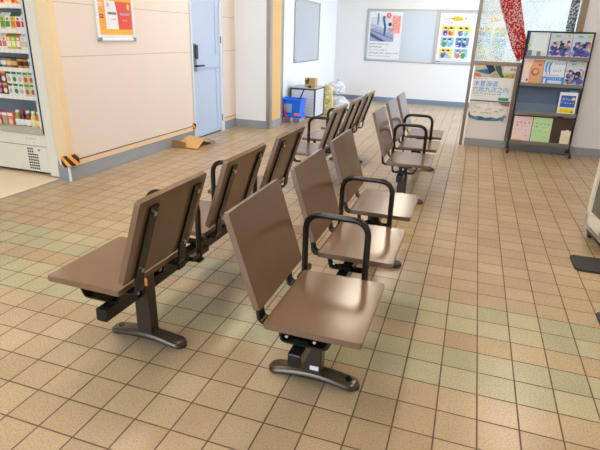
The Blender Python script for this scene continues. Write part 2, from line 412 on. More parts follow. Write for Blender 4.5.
bm = newbm(); box(bm, .02, .16, y0+.28, y0+.7, 6.75, 7.9, .06); obj('push_pad', bm, M_DARK, leaf)
bm = newbm(); tube(bm, round_path([(.0, y0+.32, 6.2), (.3, y0+.32, 6.2), (.3, y0+1.3, 6.2)], .12), .08); obj('lever_handle', bm, M_DARK, leaf, smooth=True)
for z in (1.3, 8.3, 11.9):
    bm = newbm(); cyl(bm, (.06, y1+.1, z-.3), (.06, y1+.1, z+.3), .08); obj('hinge', bm, M_LOCK, dr, smooth=True)
# white block with steel corner and wood side
bm = newbm(); box(bm, -24.9, -20.42, 34.4, 37.9, 0, H); struct('wall_block', bm, M_WHITE)
bm = newbm(); box(bm, -20.42, -19.98, 34.32, 34.85, 0, H, .03); struct('trim_5', bm, M_STEEL)
bm = newbm(); box(bm, -20.42, -20.02, 34.85, 37.3, 0.7, H); struct('trim_6', bm, M_WOOD)
bm = newbm(); box(bm, -20.42, -19.98, 37.3, 37.9, 0, H, .03); struct('trim_7', bm, M_STEEL)
bm = newbm(); box(bm, -23.7, -20.42, 34.32, 34.4, 0, .74); box(bm, -20.42, -19.98, 34.85, 37.3, 0, .72); struct('baseboard_block', bm, M_BASE)
bm = newbm(); box(bm, -22.2, -21.4, 37.9, 64, 0, H); struct('wall_recess', bm, M_WHITE)
bm = newbm(); box(bm, -21.4, -21.34, 37.9, 63.5, 0, .55); struct('baseboard_recess', bm, M_BASE)
bm = newbm(); box(bm, -22, 13, 63.5, 64.2, 0, H); struct('wall_far', bm, M_FARWALL)
bm = newbm(); box(bm, -21.4, 13, 63.42, 63.5, 0, .68); struct('baseboard_far', bm, mat('slate_baseboard', (112, 126, 146), .3, var=.05))
# glazed partition with solid lower panel, then solid wall to the right
PY = 35.5
bm = newbm(); box(bm, -1.3, 6.0, PY, PY+.5, .62, 7.0); box(bm, 6.4, 22, PY, PY+.6, .62, H); struct('wall_partition', bm, M_FARWALL)
bm = newbm(); box(bm, -1.3, 22, PY-.1, PY+.02, 0, .66, .02); struct('baseboard_partition', bm, M_BASE)
bm = newbm(); box(bm, -1.72, -1.45, PY-.15, PY+.45, 0, H, .04); box(bm, 5.95, 6.42, PY-.12, PY+.45, 0.6, H, .04); box(bm, -1.46, 5.95, PY-.12, PY+.45, 7.0, 7.3, .03)
struct('trim_8', bm, M_BRONZE)
bm = newbm(); box(bm, 2.05, 2.3, PY-.1, PY+.0, .66, 7.0, .02); struct('trim_9', bm, M_BRONZE)
win = bpy.data.objects.new('window_1', None); C.objects.link(win); win['kind'] = 'structure'
def pane(name, pts, m, y=PY+.15, th=.06):
    bm = newbm(); prism(bm, pts, y, y+th); return obj(name, bm, m, win)
pane('glass_pane', [(-1.46, 7.3), (5.95, 7.3), (5.95, H), (-1.46, H)], M_GLASS)
pane('red_film', [(2.0, 7.35), (2.75, 7.9), (1.2, 12.9), (-.6, 18.3), (-2.2+.8, 16.2), (-.35, 12.4), (1.3, 8.6)][0:7], M_GLASSRED, PY+.1, .03)
pane('blue_film', [(5.1, 7.35), (5.75, 7.35), (6.0-.1, 16.0), (5.3, 16.0)], M_GLASSBLUE, PY+.1, .03)

bm = newbm(); box(bm, 13, 13.8, -26, 35.5, 0, H); struct('wall_right', bm, M_FARWALL)
bm = newbm(); box(bm, -6, 13.8, -26.8, -26, 0, H); box(bm, -46.8, -24.5, -26.8, -26, 0, H); struct('wall_back', bm, M_FARWALL)
bm = newbm(); box(bm, -46.8, -46, -26, 17, 0, H); struct('wall_shop_side', bm, M_WHITE)
# ceiling lights (out of frame; they light the hall)
proto = None
LIGHTS = [(-8.5, y) for y in (-8, 8, 26, 40)]+[(-18, y) for y in (-10, 6, 24)]+[(-8.5, 54)]+[(5, y) for y in (4, 22)]
where = ['above the gap behind the camera', 'above the two near benches', 'above the two far benches', 'beyond the far benches',
         'over the left aisle near the entrance', 'over the left bench', 'over the aisle beside the pale blue door', 'before the noticeboards', 'over the right floor', 'above the leaflet rack aisle']
for (x, y), w in zip(LIGHTS, where):
    if proto is None:
        t = thing('ceiling_light', '', 'ceiling light'); proto = t
        bm = newbm(); box(bm, -1.1, 1.1, -4, 4, -.28, 0, .04); obj('housing', bm, M_CREAM, t)
        bm = newbm(); box(bm, -.9, .9, -3.8, 3.8, -.36, -.27, .03); obj('diffuser', bm, M_LAMP, t)
    else: t = copy_tree(proto)
    t.location = Vector((x, y, H))*T; t['label'] = 'long fluorescent ceiling light '+w; t['category'] = 'ceiling light'; t['group'] = 'ceiling lights of the hall'

# ------------------------------------------------------------------ benches
BC = 5.87                                     # half length of a bench
def make_bench(fo=0.):
    t = thing('waiting_bench', '', 'bench')
    # local: x forward from the foot line, y along with 0 at middle
    bm = newbm(); box(bm, -.17+fo*.45, .17+fo*.45, -BC+.03, BC-.03, 1.57, 1.94, .03); obj('beam', bm, M_BLACK, t)
    for s in (-1, 1):
        y = s*(BC-1.78)
        bm = newbm()
        n = 40; rings = []
        for k in range(n+1):
            x = -1.32+2.64*k/n; e = min(1, (1.32-abs(x))/.28); w = .29*math.sqrt(max(.02, 1-(1-e)**2)); w *= 1-.08*math.cos(x/1.32*PI/2)
            top = .19+.16*(math.cos(x/1.32*PI/2)**1.3); top = top*(.55+.45*math.sqrt(max(0.0, 1-(1-e)**2))); bot = .09*(max(0, math.cos(x/1.1*PI/2)) if abs(x) < 1.1 else 0)
            ring = []
            for a in range(14):
                an = 2*PI*a/14; c, sn = math.cos(an), math.sin(an)
                cc = math.copysign(abs(c)**.55, c); ss = math.copysign(abs(sn)**.7, sn)
                ring.append(bm.verts.new((x+fo, y+w*cc*(1 if ss < .2 else .92), (top+bot)/2+(top-bot)/2*ss)))
            rings.append(ring)
        for a, b in zip(rings, rings[1:]):
            for k in range(14): bm.faces.new((a[k], a[(k+1) % 14], b[(k+1) % 14], b[k]))
        bm.faces.new(rings[0]); bm.faces.new(rings[-1])
        ft = obj('foot', bm, M_FOOT, t, smooth=True)
        bm = newbm()
        cyl(bm, (1.0+fo, y, .14), (1.0+fo, y, .262), .085, 12)
        obj('anchor_cap', bm, M_BLACK, ft, smooth=True)
        bm = newbm(); prism(bm, [(fo-.26, .22), (fo+.26, .22), (fo+.24, 2.3), (fo-.24, 2.3)], y-.2, y+.2, bev=.035)
        po = obj('post', bm, M_POST, t)
        for z in (1.72, 1.98):
            for e in (-1, 1):
                bm = newbm(); cyl(bm, (fo, y+e*.19, z), (fo, y+e*.25, z), .055, 10); obj('bolt', bm, M_CHROME, po, smooth=True)
        if s < 0:
            bm = newbm(); box(bm, fo-.05, fo+.2, y-.215, y-.198, .42, .55); obj('sticker', bm, M_GUARDWHITE, po)
    for k in range(3):
        y0 = -BC+4.35*k; y1 = y0+3.04; 
        bm = newbm(); prism(bm, rrect(-.78, 1.56, y0, y1, .05), 2.49, 2.65, lambda u, v, w: (u, v, w), bev=.03)
        st = obj('seat', bm, M_SEAT, t, smooth=True)
        for yy in (y0+.5, y1-.5):
            bm = newbm(); strip(bm, [(p.x, p.z) for p in round_path([(-.66, 0, 2.46), (-.52, 0, 2.43), (-.44, 0, 2.02), (.68, 0, 2.02), (.86, 0, 2.43), (1.2, 0, 2.46)], .1, 4)], .055, yy-.16, yy+.16)
            box(bm, -.2, .2, yy-.1, yy+.1, 1.97, 2.1); obj('seat_bracket', bm, M_BLACK, st)
            for x in (-.3, .4):
                bm = newbm(); cyl(bm, (x, yy-.16, 2.2), (x, yy-.2, 2.2), .04, 8); obj('bolt', bm, M_CHROME, st)
        bm = newbm()
        # back panel, leaning: bottom (-.87,2.93) to top (-1.68,5.22) on its front face
        d = Vector((-1.62+.87, 0, 5.22-2.93)); Ln = d.length; d.normalize(); nf = Vector((d.z, 0, -d.x)); b0 = Vector((-.87, 0, 2.93))
        F = lambda u, v, w: b0+d*v+nf*w+Vector((0, u, 0))
        prism(bm, rrect(y0+.02, y1+.08, 0, Ln+.02, .06), -.15, 0, F, bev=.03)
        bk = obj('backrest', bm, M_SEAT, t, smooth=True)
        for yy in (y0+.5, y1-.5):
            bm = newbm(); off = -.185
            p_top = b0+d*(Ln-.2)+nf*off; p_bot = b0+d*.15+nf*off
            path = [(p_top.x, 0, p_top.z), (p_bot.x, 0, p_bot.z), (-1.04, 0, 2.40), (-.62, 0, 2.42), (-.1, 0, 2.43)]
            strip(bm, [(p.x, p.z) for p in round_path(path, .2, 7)], .07, yy-.17, yy+.17)
            br = obj('back_bracket', bm, M_BLACK, bk, smooth=True)
            for v in (Ln-.4, .28):
                bm = newbm(); p = b0+d*v+nf*(off-.03)+Vector((0, yy, 0)); q = p-nf*.06; cyl(bm, p[:], q[:], .066, 10)
                obj('bolt', bm, M_CHROME, bk, smooth=True)
    for k in range(2):
        y = -BC+4.35*k+3.04+.655
        bm = newbm()
        tube(bm, round_path([(-.97, y, 1.98), (-.97, y, 4.12), (.88, y, 4.12), (.88, y, 1.98), (-.97+.2, y, 1.98)][0:4], .5, 8), .095, 12)
        ar = obj('armrest', bm, M_ARM, t, smooth=True)
        bm = newbm(); strip(bm, [(-1.06, 1.99), (1.02, 1.99)], .07, y-.14, y+.14); box(bm, -.3, .3, y-.2, y+.2, 1.55, 2.05, .03)
        box(bm, -1.04, -.9, y-.5, y+.5, 2.14, 2.3); obj('armrest_bracket', bm, M_BLACK, ar)
        for x in (-.8, -.6, .8):
            bm = newbm(); cyl(bm, (x, y-.05, 2.02), (x, y-.05, 2.08), .05, 8); obj('bolt', bm, M_CHROME, ar)
    return t
b1 = make_bench(); b2 = make_bench(-.2)
SP = [(b1, -4.37, 3.17, 0, 'brown three-seat waiting bench nearest the camera on the right, seats facing right')]
for x, y, rz, lb in ((-4.37, 20.37, 0, 'far right brown three-seat bench facing right, seen behind the nearest right bench'),
                     (-9.88, 3.17, PI-.012, 'near left brown three-seat bench facing the pink wall, showing its dark-strapped backs'),
                     (-9.9, 20.37, PI, 'far left brown three-seat bench facing left, standing before the blue bucket cart')):
    SP.append((copy_tree(b1) if rz == 0 else b2 if y < 10 else copy_tree(b2), x, y, rz, lb))
for o, x, y, rz, lb in SP:
    o.location = Vector((x, y, 0))*T; o.rotation_euler = (0, 0, rz); o['label'] = lb; o['category'] = 'bench'; o['group'] = 'back-to-back waiting benches'
# coloured cloth tags tucked at the end of the near left bench
tl = SP[2][0]
bm = newbm(); box(bm, -.6, -.25, BC-1.05, BC-1.0, 2.0, 2.36, .01); tag(obj('blue_tag', bm, flat((60, 150, 200)), tl), 'light blue plastic tag under the first seat')
bm = newbm(); box(bm, -.98, -.8, BC-.95, BC-.9, 2.4, 2.62, .01); tag(obj('orange_tag', bm, flat((232, 150, 50)), tl), 'orange plastic tag under the first backrest')

# ------------------------------------------------------------------ refrigerated cabinet
XR = -26.35
fc = thing('refrigerated_showcase', 'open-front cream refrigerated drinks cabinet at the left edge, beside the pink wall', 'refrigerated cabinet', (-30.8, 12.0, 0))
fx = lambda x: x+30.8
bm = newbm(); box(bm, fx(-36), fx(-25.1), .35, 4.2, .0, .2); obj('plinth', bm, M_DARK, fc)
bm = newbm(); box(bm, fx(-36), fx(-25.97), .02, .55, .2, 2.62, .05); bs = obj('base_panel', bm, M_CREAM, fc)
bm = newbm(); box(bm, fx(-36), fx(-25.97), .0, .03, 1.86, 1.9); obj('panel_seam', bm, mat('seam_grey', (150, 144, 130), .5), bs)
bm = newbm()
for r_ in range(8):
    for c_ in range(5 if r_ > 1 else 3):
        x = fx(-27.62)+c_*.17; z = 1.62-r_*.18; box(bm, x, x+.1, -.005, .03, z, z+.1)
obj('vent_slots', bm, M_DARK, bs); 
bm = newbm(); box(bm, fx(-26.75), fx(-26.65), -.01, .03, 1.58, 1.68); obj('lock_hole', bm, M_DARK, bs)
sh = Sheet((fx(-27.6), .0, 2.28), (1, 0, 0), (0, -1, 0), .01); sh.words(0, 0, 7, .11, (90, 110, 140), 0, 5); sh.words(.55, -.25, 2, .1, (90, 110, 140), 0, 6); sh.build('maker_mark', bs)
bm = newbm(); box(bm, fx(-36), fx(-26.1), -.08, .5, 2.62, 2.98, .05); obj('front_rail', bm, mat('rail_grey', (186, 176, 156), .3), fc)
bm = newbm(); box(bm, fx(-25.95), fx(-25.2), -.1, .9, .05, 13, .08); obj('corner_post', bm, M_CREAM, fc)
bm = newbm(); box(bm, fx(-25.21), fx(-25.03), -.04, .9, .02, 13); obj('gap_shade_strip', bm, M_DARK, fc)  # dark strip standing in for the shade in the gap beside the wall
bm = newbm(); box(bm, fx(-26.1), fx(-25.95), -.03, .9, 2.7, 13); obj('door_seal', bm, mat('navy_seal', (30, 32, 60), .4), fc)
bm = newbm(); box(bm, fx(-26.35), fx(-26.1), .04, 4.0, 2.6, 13, .03); obj('side_wall', bm, mat('pale_blue_side', (206, 218, 222), .3), fc)
bm = newbm(); box(bm, fx(-36), fx(-26.1), 3.9, 4.2, .2, 13); box(bm, fx(-36), fx(-26.1), .55, 4.0, 2.0, 2.75); obj('back_wall', bm, M_FRGREY, fc)
bm = newbm(); box(bm, fx(-26.1), fx(-25.1), .9, 4.2, .05, 13); obj('outer_side', bm, M_FRGREY, fc)
bm = newbm(); box(bm, fx(-36), fx(-25.1), -.1, 4.2, 13, 14); obj('canopy', bm, M_CREAM, fc)
bm = newbm(); box(bm, fx(-36), fx(-26.7), .2, .5, 12.8, 12.98); obj('canopy_lamp', bm, mat('cabinet_lamp', (255, 246, 232), .5, var=0, emit=4.), fc)
bm = newbm()
for i in range(16): box(bm, fx(-29.6)+i*.17, fx(-29.6)+i*.17+.11, 3.82, 3.9, 3.95, 4.05)
obj('return_grille', bm, M_DARK, fc)
SHZ = [10.12, 8.72, 7.58, 6.46, 4.78]
for z in SHZ:
    bm = newbm(); box(bm, fx(-36), fx(XR), 1.0, 3.9, z-.12, z, .02); box(bm, fx(-36), fx(XR), .85, 1.0, z-.22, z+.04, .02)
    s_ = obj('shelf', bm, M_SHELF, fc)
    for i in range(7):
        x = XR-.35-i*.42; bm = newbm(); box(bm, fx(x)-.12, fx(x)+.12, .83, .86, z-.18, z-.02); obj('price_tag', bm, flat((248, 240, 232)), s_)

def carton(c1, c2, c3, h=.95, w=.38):
    t = thing('drink_carton', '', 'carton')
    bm = newbm(); box(bm, -w/2, w/2, -w/2, w/2, 0, h*.78, .015, seg=1); bd = obj('body', bm, flat(c1), t)
    bm = newbm(); box(bm, -w/2+.04, w/2-.04, -w/2-.012, -w/2, h*.15, h*.5); box(bm, -w*.2, w*.2, -w/2-.012, -w/2, h*.55, h*.7); obj('print', bm, flat(c2), bd)
    bm = newbm(); prism(bm, [(-w/2, h*.78), (w/2, h*.78), (w*.06, h*.95), (w*.06, h), (-w*.06, h), (-w*.06, h*.95)], -w/2, w/2, lambda u, v, ww: (ww, u, v)); obj('gable_top', bm, flat(c3), t)
    return t
def cup(c1, c2, c3, h=.6, r=.2):
    t = thing('dessert_cup', '', 'cup')
    bm = newbm(); lathe(bm, [(r*.78, 0), (r*.98, h*.88), (r*.98, h*.9)], n=14); bd = obj('body', bm, flat(c1), t, smooth=True)
    bm = newbm(); lathe(bm, [(r*.86, h*.25), (r*.965, h*.68)], n=14); obj('print_band', bm, flat(c2), bd, smooth=True)
    bm = newbm(); lathe(bm, [(r*1.06, h*.9), (r*1.06, h), (r*.9, h*1.02)], n=14); obj('lid', bm, flat(c3), t, smooth=True)
    return t
def bottle(c1, c2, c3, h=1.15, r=.19):
    t = thing('drink_bottle', '', 'bottle')
    bm = newbm(); lathe(bm, [(r*.9, 0), (r, .05), (r, h*.58), (r*.75, h*.74), (r*.45, h*.84), (r*.45, h*.88)], n=14); bd = obj('body', bm, flat(c1, .2), t, smooth=True)
    bm = newbm(); lathe(bm, [(r*1.02, h*.18), (r*1.02, h*.52)], n=14); obj('label_band', bm, flat(c2), bd, smooth=True)
    bm = newbm(); lathe(bm, [(r*.6, h*.86), (r*.6, h*.99), (r*.5, h)], n=12); obj('cap', bm, flat(c3), t, smooth=True)
    return t
def pack(c1, c2, c3, h=.72, w=.42):
    t = thing('food_pack', '', 'pack')
    bm = newbm(); box(bm, -w/2, w/2, -w/2, w/2, 0, h, .03); bd = obj('body', bm, flat(c1), t)
    sh = Sheet((-w/2, -w/2, 0), (1, 0, 0), (0, -1, 0), .003); sh.ell(w*.5, h*.35, w*.35, h*.22, c2, 1); sh.rect(0.03, w-.03, h*.78, h*.97, c3, 1); sh.words(w*.15, h*.6, 3, w*.2, c3, 1, 9); sh.build('print', bd)
    return t
ORD = ['rightmost', 'second from the right', 'third from the right', 'fourth from the right', 'fifth from the right', 'sixth from the right', 'seventh from the right', 'eighth from the right', 'ninth from the right', 'tenth from the right']
W_ = (246, 244, 236)
rows = [
 (10.12, 'topmost visible shelf', pack, .44, [('orange and red', (240, 150, 60), (226, 60, 50), W_), ('yellow', (246, 214, 90), (240, 150, 60), W_), ('coral red', (236, 96, 70), (250, 220, 120), W_), ('orange', (246, 176, 90), (226, 60, 50), W_), ('cream and yellow', (250, 236, 190), (246, 200, 60), W_), ('pink', (240, 180, 170), (220, 60, 60), W_)]),
 (8.72, 'second shelf down', carton, .41, [('green and white', (196, 206, 120), (120, 160, 60), W_), ('green-topped', W_, (150, 180, 70), (90, 140, 70)), ('white and red', W_, (220, 60, 50), (236, 236, 228)), ('white with red print', W_, (206, 50, 60), (70, 120, 80)), ('yellow and orange', (244, 210, 90), (236, 130, 50), (40, 110, 70)), ('white and green', W_, (80, 150, 80), W_)]),
 (7.58, 'third shelf down', carton, .37, [('white with pink print', (248, 240, 224), (226, 130, 120), (240, 226, 200)), ('white with red dots', (248, 240, 224), (214, 96, 80), W_), ('cream', (248, 236, 214), (226, 160, 110), W_), ('plain white', W_, (222, 200, 170), W_), ('orange and white', (232, 150, 80), W_, (210, 120, 60)), ('lime green', (176, 206, 60), (236, 240, 160), (110, 160, 50)), ('golden', (236, 190, 80), W_, (200, 120, 50))]),
 (6.46, 'fourth shelf down', cup, .44, [('grey-green', (140, 150, 130), W_, (70, 90, 80)), ('dark green', (30, 104, 84), (200, 210, 190), (24, 80, 64)), ('white and yellow', W_, (120, 170, 190), (240, 206, 80)), ('gold and brown', (214, 150, 60), (110, 50, 30), (90, 50, 40)), ('amber', (226, 164, 70), (90, 40, 40), (96, 60, 50)), ('brown', (120, 70, 40), (226, 190, 120), (60, 40, 40)), ('caramel', (200, 130, 60), (240, 220, 170), (60, 40, 40))]),
 (4.78, 'fifth shelf down', pack, .45, [('brown with white print', (130, 66, 40), (240, 232, 214), (246, 176, 60)), ('purple', (74, 44, 140), (240, 140, 50), (246, 160, 60)), ('cream and green', (232, 222, 180), (210, 90, 60), (50, 160, 120)), ('cream and brown', (226, 210, 160), (190, 100, 60), (110, 150, 70)), ('white', W_, (214, 180, 170), (90, 150, 90)), ('white and green', (236, 240, 230), (60, 130, 70), (40, 110, 60)), ('white and silver', W_, (190, 190, 190), (30, 100, 60))]),
]
for z, where_, fn, pitch, items in rows:
    for i, (nm, a, b, c) in enumerate((items+items[:3])[:9]):
        n_st = 2 if fn is pack and z < 5 else 1
        for k in range(n_st):
            t = fn(a, b, c); t.location = Vector((XR-.28-i*pitch, 12.0+1.3, z+.005+k*.735))*T
            kind_ = t['category']; word = {'carton': 'drink carton', 'cup': 'dessert cup', 'pack': 'food pack'}[kind_]
            t['label'] = '%s %s, %s%s on the %s' % (nm, word, ('upper one, ' if k else 'lower one, ') if n_st > 1 else '', ORD[i].replace(' from the right', ' from right'), where_)
            t['group'] = word+'s on the '+where_
dk = [('yellow-orange', (246, 190, 70), (250, 120, 70), W_), ('orange-red', (240, 96, 50), (250, 220, 120), (240, 236, 226)), ('yellow', (246, 214, 90), (240, 240, 200), W_), ('brown', (140, 60, 40), (246, 240, 226), W_), ('dark red-capped', (70, 34, 30), (236, 240, 236), (206, 34, 30)), ('olive', (160, 150, 60), (246, 244, 230), W_)]
for i, (nm, a, b, c) in enumerate(dk):
    t = bottle(a, b, c); t.location = Vector((XR-.3-i*.43, 12.0+.8, 2.76))*T
    t['label'] = '%s drink bottle, %s in the bottom well of the cabinet' % (nm, ORD[i]); t['group'] = 'bottles in the bottom well'
for i, (nm, a, b, c) in enumerate([('salmon pink', (226, 120, 96), (246, 220, 200), W_), ('rose', (216, 130, 110), (160, 190, 160), W_), ('red', (200, 80, 60), (246, 220, 200), W_)]):
    t = pack(a, b, c, .95, .45); t.location = Vector((XR-.3-6*.43-.05-i*.48, 12.0+.85, 2.76))*T
    t['label'] = '%s food pack left of the bottles in the bottom well, %s' % (nm, ORD[i].replace('rightmost', 'nearest to them').replace(' from the right', ' from them')); t['group'] = 'packs in the bottom well'
bm = newbm(); box(bm, -46, -24.95, 16.3, 16.9, 0, H); struct('wall_shop', bm, M_WHITE)

# ------------------------------------------------------------------ corner guards
gd = thing('corner_guard', 'orange and black striped foam guard on the near corner of the pink wall', 'corner guard', (WA[0]+.07, WA[1]-.12, .95), WRZ)
bm = newbm(); prism(bm, [(-.28, -.14), (-.22, -.3), (.1, -.34), (.3, -.22), (.34, .1), (.3, .62), (.17, .68), (.0, .62), (0, 0), (-.28, 0)], 0.0, .68, lambda u, v, w: (u, v, w+.1*u), bev=.05)
obj('striped_foam', bm, M_HAZ, gd)
bm = newbm(); box(bm, -.03, .1, -.06, .04, -.95, -.02, .01); tag(obj('tape_strip', bm, M_GUARDWHITE, gd), 'white tape strip hanging to the floor')
gd = thing('corner_guard', 'tiny orange and black foam guard beside the foot of the pale blue door', 'corner guard', (WA[0]+.4, WA[1]+D0-.3, .95), WRZ)
bm = newbm(); prism(bm, rrect(-.12, .14, -.14, .14, .06), 0, .5, lambda u, v, w: (u, v, w), bev=.03); obj('striped_foam', bm, M_HAZ, gd)

# ------------------------------------------------------------------ poster in frame on pink wall (local y along wall; reader's right = +y)
pf = thing('framed_advert', 'white-framed orange, white and red advert poster on the pink wall', 'framed poster', (WA[0], WA[1], 0), WRZ)
y0, y1, z0, z1 = 3.75, 7.38, 8.2, 13.8
bm = newbm(); w = .17
box(bm, .0, .14, y0, y0+w, z0, z1, .03); box(bm, 0, .14, y1-w, y1, z0, z1, .03); box(bm, 0, .14, y0, y1, z0, z0+w, .03); box(bm, 0, .14, y0, y1, z1-w, z1, .03)
obj('frame', bm, mat('white_frame', (232, 234, 238), .3, var=.02), pf)
bm = newbm()
for yy in (y0, y1-.26):
    box(bm, -.0, .17, yy, yy+.26, z0-.02, z0+.22, .03)
obj('frame_corner', bm, M_LOCK, pf)
sh = Sheet((.02, y0+.1, z0+.1), (0, 1, 0), (1, 0, 0), .03); Wd, Hd = y1-y0-.2, z1-z0-.2
OR, RD = (246, 180, 44), (226, 78, 66)
sh.base(0, Wd, 0, Hd, OR)
sh.rect(0.0, Wd, .0, .28, (232, 236, 240), 1)
sh.rect(.2, Wd-.1, .3, .55, (250, 190, 60), 1)
for v0 in (.62, 2.5, 4.35):
    v1 = v0+1.75
    if v0 > 4: v1 = Hd
    sh.rect(.75, Wd-.12, v0, v1-.06, RD, 1)
    sh.poly([(.75, v0), (1.95, v0), (1.9, v0+.9), (1.72, v1-.06), (.75, v1-.06)], (240, 240, 246), 2)
    sh.rect(.98, 1.8, v0+.88, v0+1.02, (120, 120, 126), 3); sh.rect(2.15, Wd-.3, v0+.86, v0+1.02, (200, 160, 170), 3)
    sh.words(1.25, v0+.55, 3, .13, (100, 100, 110), 3, 4); sh.words(2.4, v0+.5, 3, .13, (252, 236, 230), 3, 5)
    sh.ell(1.05, v0+1.45, .13, .13, (214, 190, 206), 3); sh.ell(Wd-.4, v0+1.4, .14, .2, (250, 196, 80), 3)
    sh.words(1.0, v0+1.2, 3, .1, (206, 150, 170), 3, 7)
sh.rect(.12, .55, 1.95, 2.2, (250, 216, 210), 2); sh.words(.15, 1.98, 3, .12, (206, 70, 80), 3, 8)
sh.rect(.2, .55, 1.25, 1.5, (214, 54, 44), 2); sh.words(.28, 1.3, 1, .16, W_, 3, 8); sh.words(.15, 1.65, 4, .1, (226, 96, 50), 2, 2); sh.words(.15, .95, 4, .1, (236, 130, 40), 2, 3)
sh.build('poster_sheet', pf)

# ------------------------------------------------------------------ flattened cardboard box on the floor
cb = thing('cardboard_box', 'flattened brown cardboard box lying on the floor by the pink wall', 'cardboard box', (-23.1, 24.3, 0))
def sheetmesh(name, quads, m, parent, th=.05):
    bm = newbm()
    for q in quads:
        a = [bm.verts.new(p) for p in q]; f = bm.faces.new(a)
    bmesh.ops.remove_doubles(bm, verts=bm.verts, dist=.001)
    bmesh.ops.solidify(bm, geom=list(bm.faces), thickness=th)
    return obj(name, bm, m, parent)
sheetmesh('lower_panel', [[(-.8, -1.5, .05), (1.45, -1.5, .05), (1.1, 1.45, .05), (-.6, 1.5, .05)]], M_CARDDK, cb)
sheetmesh('upper_flap', [[(-.1, -1.45, .12), (1.45, -1.45, .1), (1.3, .1, .62), (-.3, .3, .75)], [(-.3, .3, .75), (1.3, .1, .62), (1.25, 1.5, .22), (-.3, 1.6, .3)]], M_CARD, cb)
sheetmesh('side_flap', [[(-.8, -1.55, .1), (-.1, -1.45, .14), (-.3, .3, .72), (-.75, .5, .42)], [(1.3, .1, .6), (1.6, .9, .4), (1.55, 1.6, .08), (1.25, 1.5, .2)]], M_CARD, cb)
sheetmesh('front_flap', [[(-.8, -1.56, .1), (.4, -1.5, .1), (.4, -1.45, .5), (-.8, -1.5, .62)]], M_CARDDK, cb)

# ------------------------------------------------------------------ recess: whiteboard, crate, bucket, bags
wb = thing('notice_frame', 'empty aluminium-framed notice board on the white side wall of the recess', 'notice board', (-21.4, 44.9, 5.85))
bm = newbm(); box(bm, .01, .07, .1, 9.6, .1, 6.85); obj('panel', bm, M_BOARD, wb)
bm = newbm()
for a in ((0, .14, 0, .22, 0, 6.95), (0, .14, 9.5, 9.72, 0, 6.95), (0, .14, 0, 9.72, 0, .16), (0, .14, 0, 9.72, 6.8, 6.95)): box(bm, *a, .02)
obj('frame', bm, M_ALU, wb)
bm = newbm(); box(bm, .08, .16, .25, .75, .2, .4); obj('corner_sticker', bm, flat((60, 170, 190)), wb)

cr = thing('storage_crate', 'white slatted storage crate with black frame in the recess', 'crate', (-19.55, 43.2, 0))
bm = newbm(); Lx, Ly, Hz = 2.9, 3.6, 3.2
for (x, y) in ((-Lx/2, 0), (Lx/2, 0), (-Lx/2, Ly), (Lx/2, Ly)): box(bm, x-.08, x+.08, y-.08, y+.08, 0, Hz, .02)
for z in (.08, Hz):
    for y in (0, Ly): box(bm, -Lx/2, Lx/2, y-.07, y+.07, z-.07, z+.07, .02)
    for x in (-Lx/2, Lx/2): box(bm, x-.07, x+.07, 0, Ly, z-.07, z+.07, .02)
obj('frame', bm, mat('crate_frame', (40, 42, 48), .4), cr)
bm = newbm(); n = 9
for k in range(n):
    z0_, z1_ = .12+k*(Hz-.2)/n, .12+(k+.86)*(Hz-.2)/n
    for y in (.0, Ly): box(bm, -Lx/2+.08, Lx/2-.08, y-.04, y+.04, z0_, z1_, .02)
    for x in (-Lx/2, Lx/2): box(bm, x-.04, x+.04, .08, Ly-.08, z0_, z1_, .02)
obj('slatted_side', bm, M_CAGE, cr)
bm = newbm(); box(bm, -Lx/2+.05, Lx/2-.05, .05, Ly-.05, .12, Hz-.1); obj('inner_liner', bm, mat('crate_liner', (176, 180, 190), .5), cr)
bm = newbm(); box(bm, -Lx/2-.1, Lx/2+.1, -.1, Ly+.1, Hz+.05, Hz+.16, .03); ld = obj('lid', bm, mat('crate_lid', (178, 180, 184), .4), cr)
bm = newbm(); box(bm, .65, .95, -.05, .2, Hz+.16, Hz+.42, .04); obj('latch', bm, M_DARK, ld)

pb = thing('paper_parcel', 'small brown and green paper parcel on top of the white crate', 'parcel', (-18.95, 44.3, 3.37))
bm = newbm(); box(bm, -.65, .65, -.45, .45, 0, 1.0, .08); bd = obj('parcel_body', bm, mat('kraft_paper', (190, 152, 100), .7, var=.25, scale=20, bump=.4, bscale=30), pb)
sh = Sheet((-.6, -.455, .08), (1, 0, 0), (0, -1, 0), .004); sh.blobs(0, .62, 0, .84, [(90, 50, 34), (120, 130, 60), (70, 40, 30), (100, 120, 50)], 9, .2); sh.build('print', bd)

bk = thing('mop_bucket', 'bright blue wheeled mop bucket cart behind the wood-trimmed column', 'mop bucket', (-19.75, 40.2, 0))
bm = newbm()
def tub(bm, x0, x1, y0, y1, z0, z1, fl, th=.1):
    def ring(e, z, i): return [bm.verts.new(p) for p in ((x0-e+i, y0-e+i, z), (x1+e-i, y0-e+i, z), (x1+e-i, y1+e-i, z), (x0-e+i, y1+e-i, z))]
    rs = [ring(0, z0, 0), ring(fl, z1, 0), ring(fl+.1, z1, 0), ring(fl+.1, z1+.1, 0), ring(fl, z1+.1, th), ring(0, z0+.1, th)]
    for a, b in zip(rs, rs[1:]):
        for k in range(4): bm.faces.new((a[k], a[(k+1) % 4], b[(k+1) % 4], b[k]))
    bm.faces.new(rs[0]); bm.faces.new(rs[-1])
tub(bm, -1.05, 1.1, -.75, .8, .75, 2.35, .18); tb = obj('tub', bm, M_BLUE, bk)
bm = newbm(); box(bm, -.62, .28, -.93, -.8, 1.0, 1.95, .04); obj('window_panel', bm, M_LBLUE, tb)
bm = newbm(); box(bm, .55, 1.15, -.92, -.78, .72, 1.0, .02); obj('orange_label', bm, flat((250, 120, 70)), tb)
bm = newbm(); box(bm, -1.25, 1.35, -.85, .9, .42, .78, .06); tub(bm, -1.4, -.85, -1.0, 0, .1, .7, .03); obj('base_frame', bm, M_BLUE, bk)
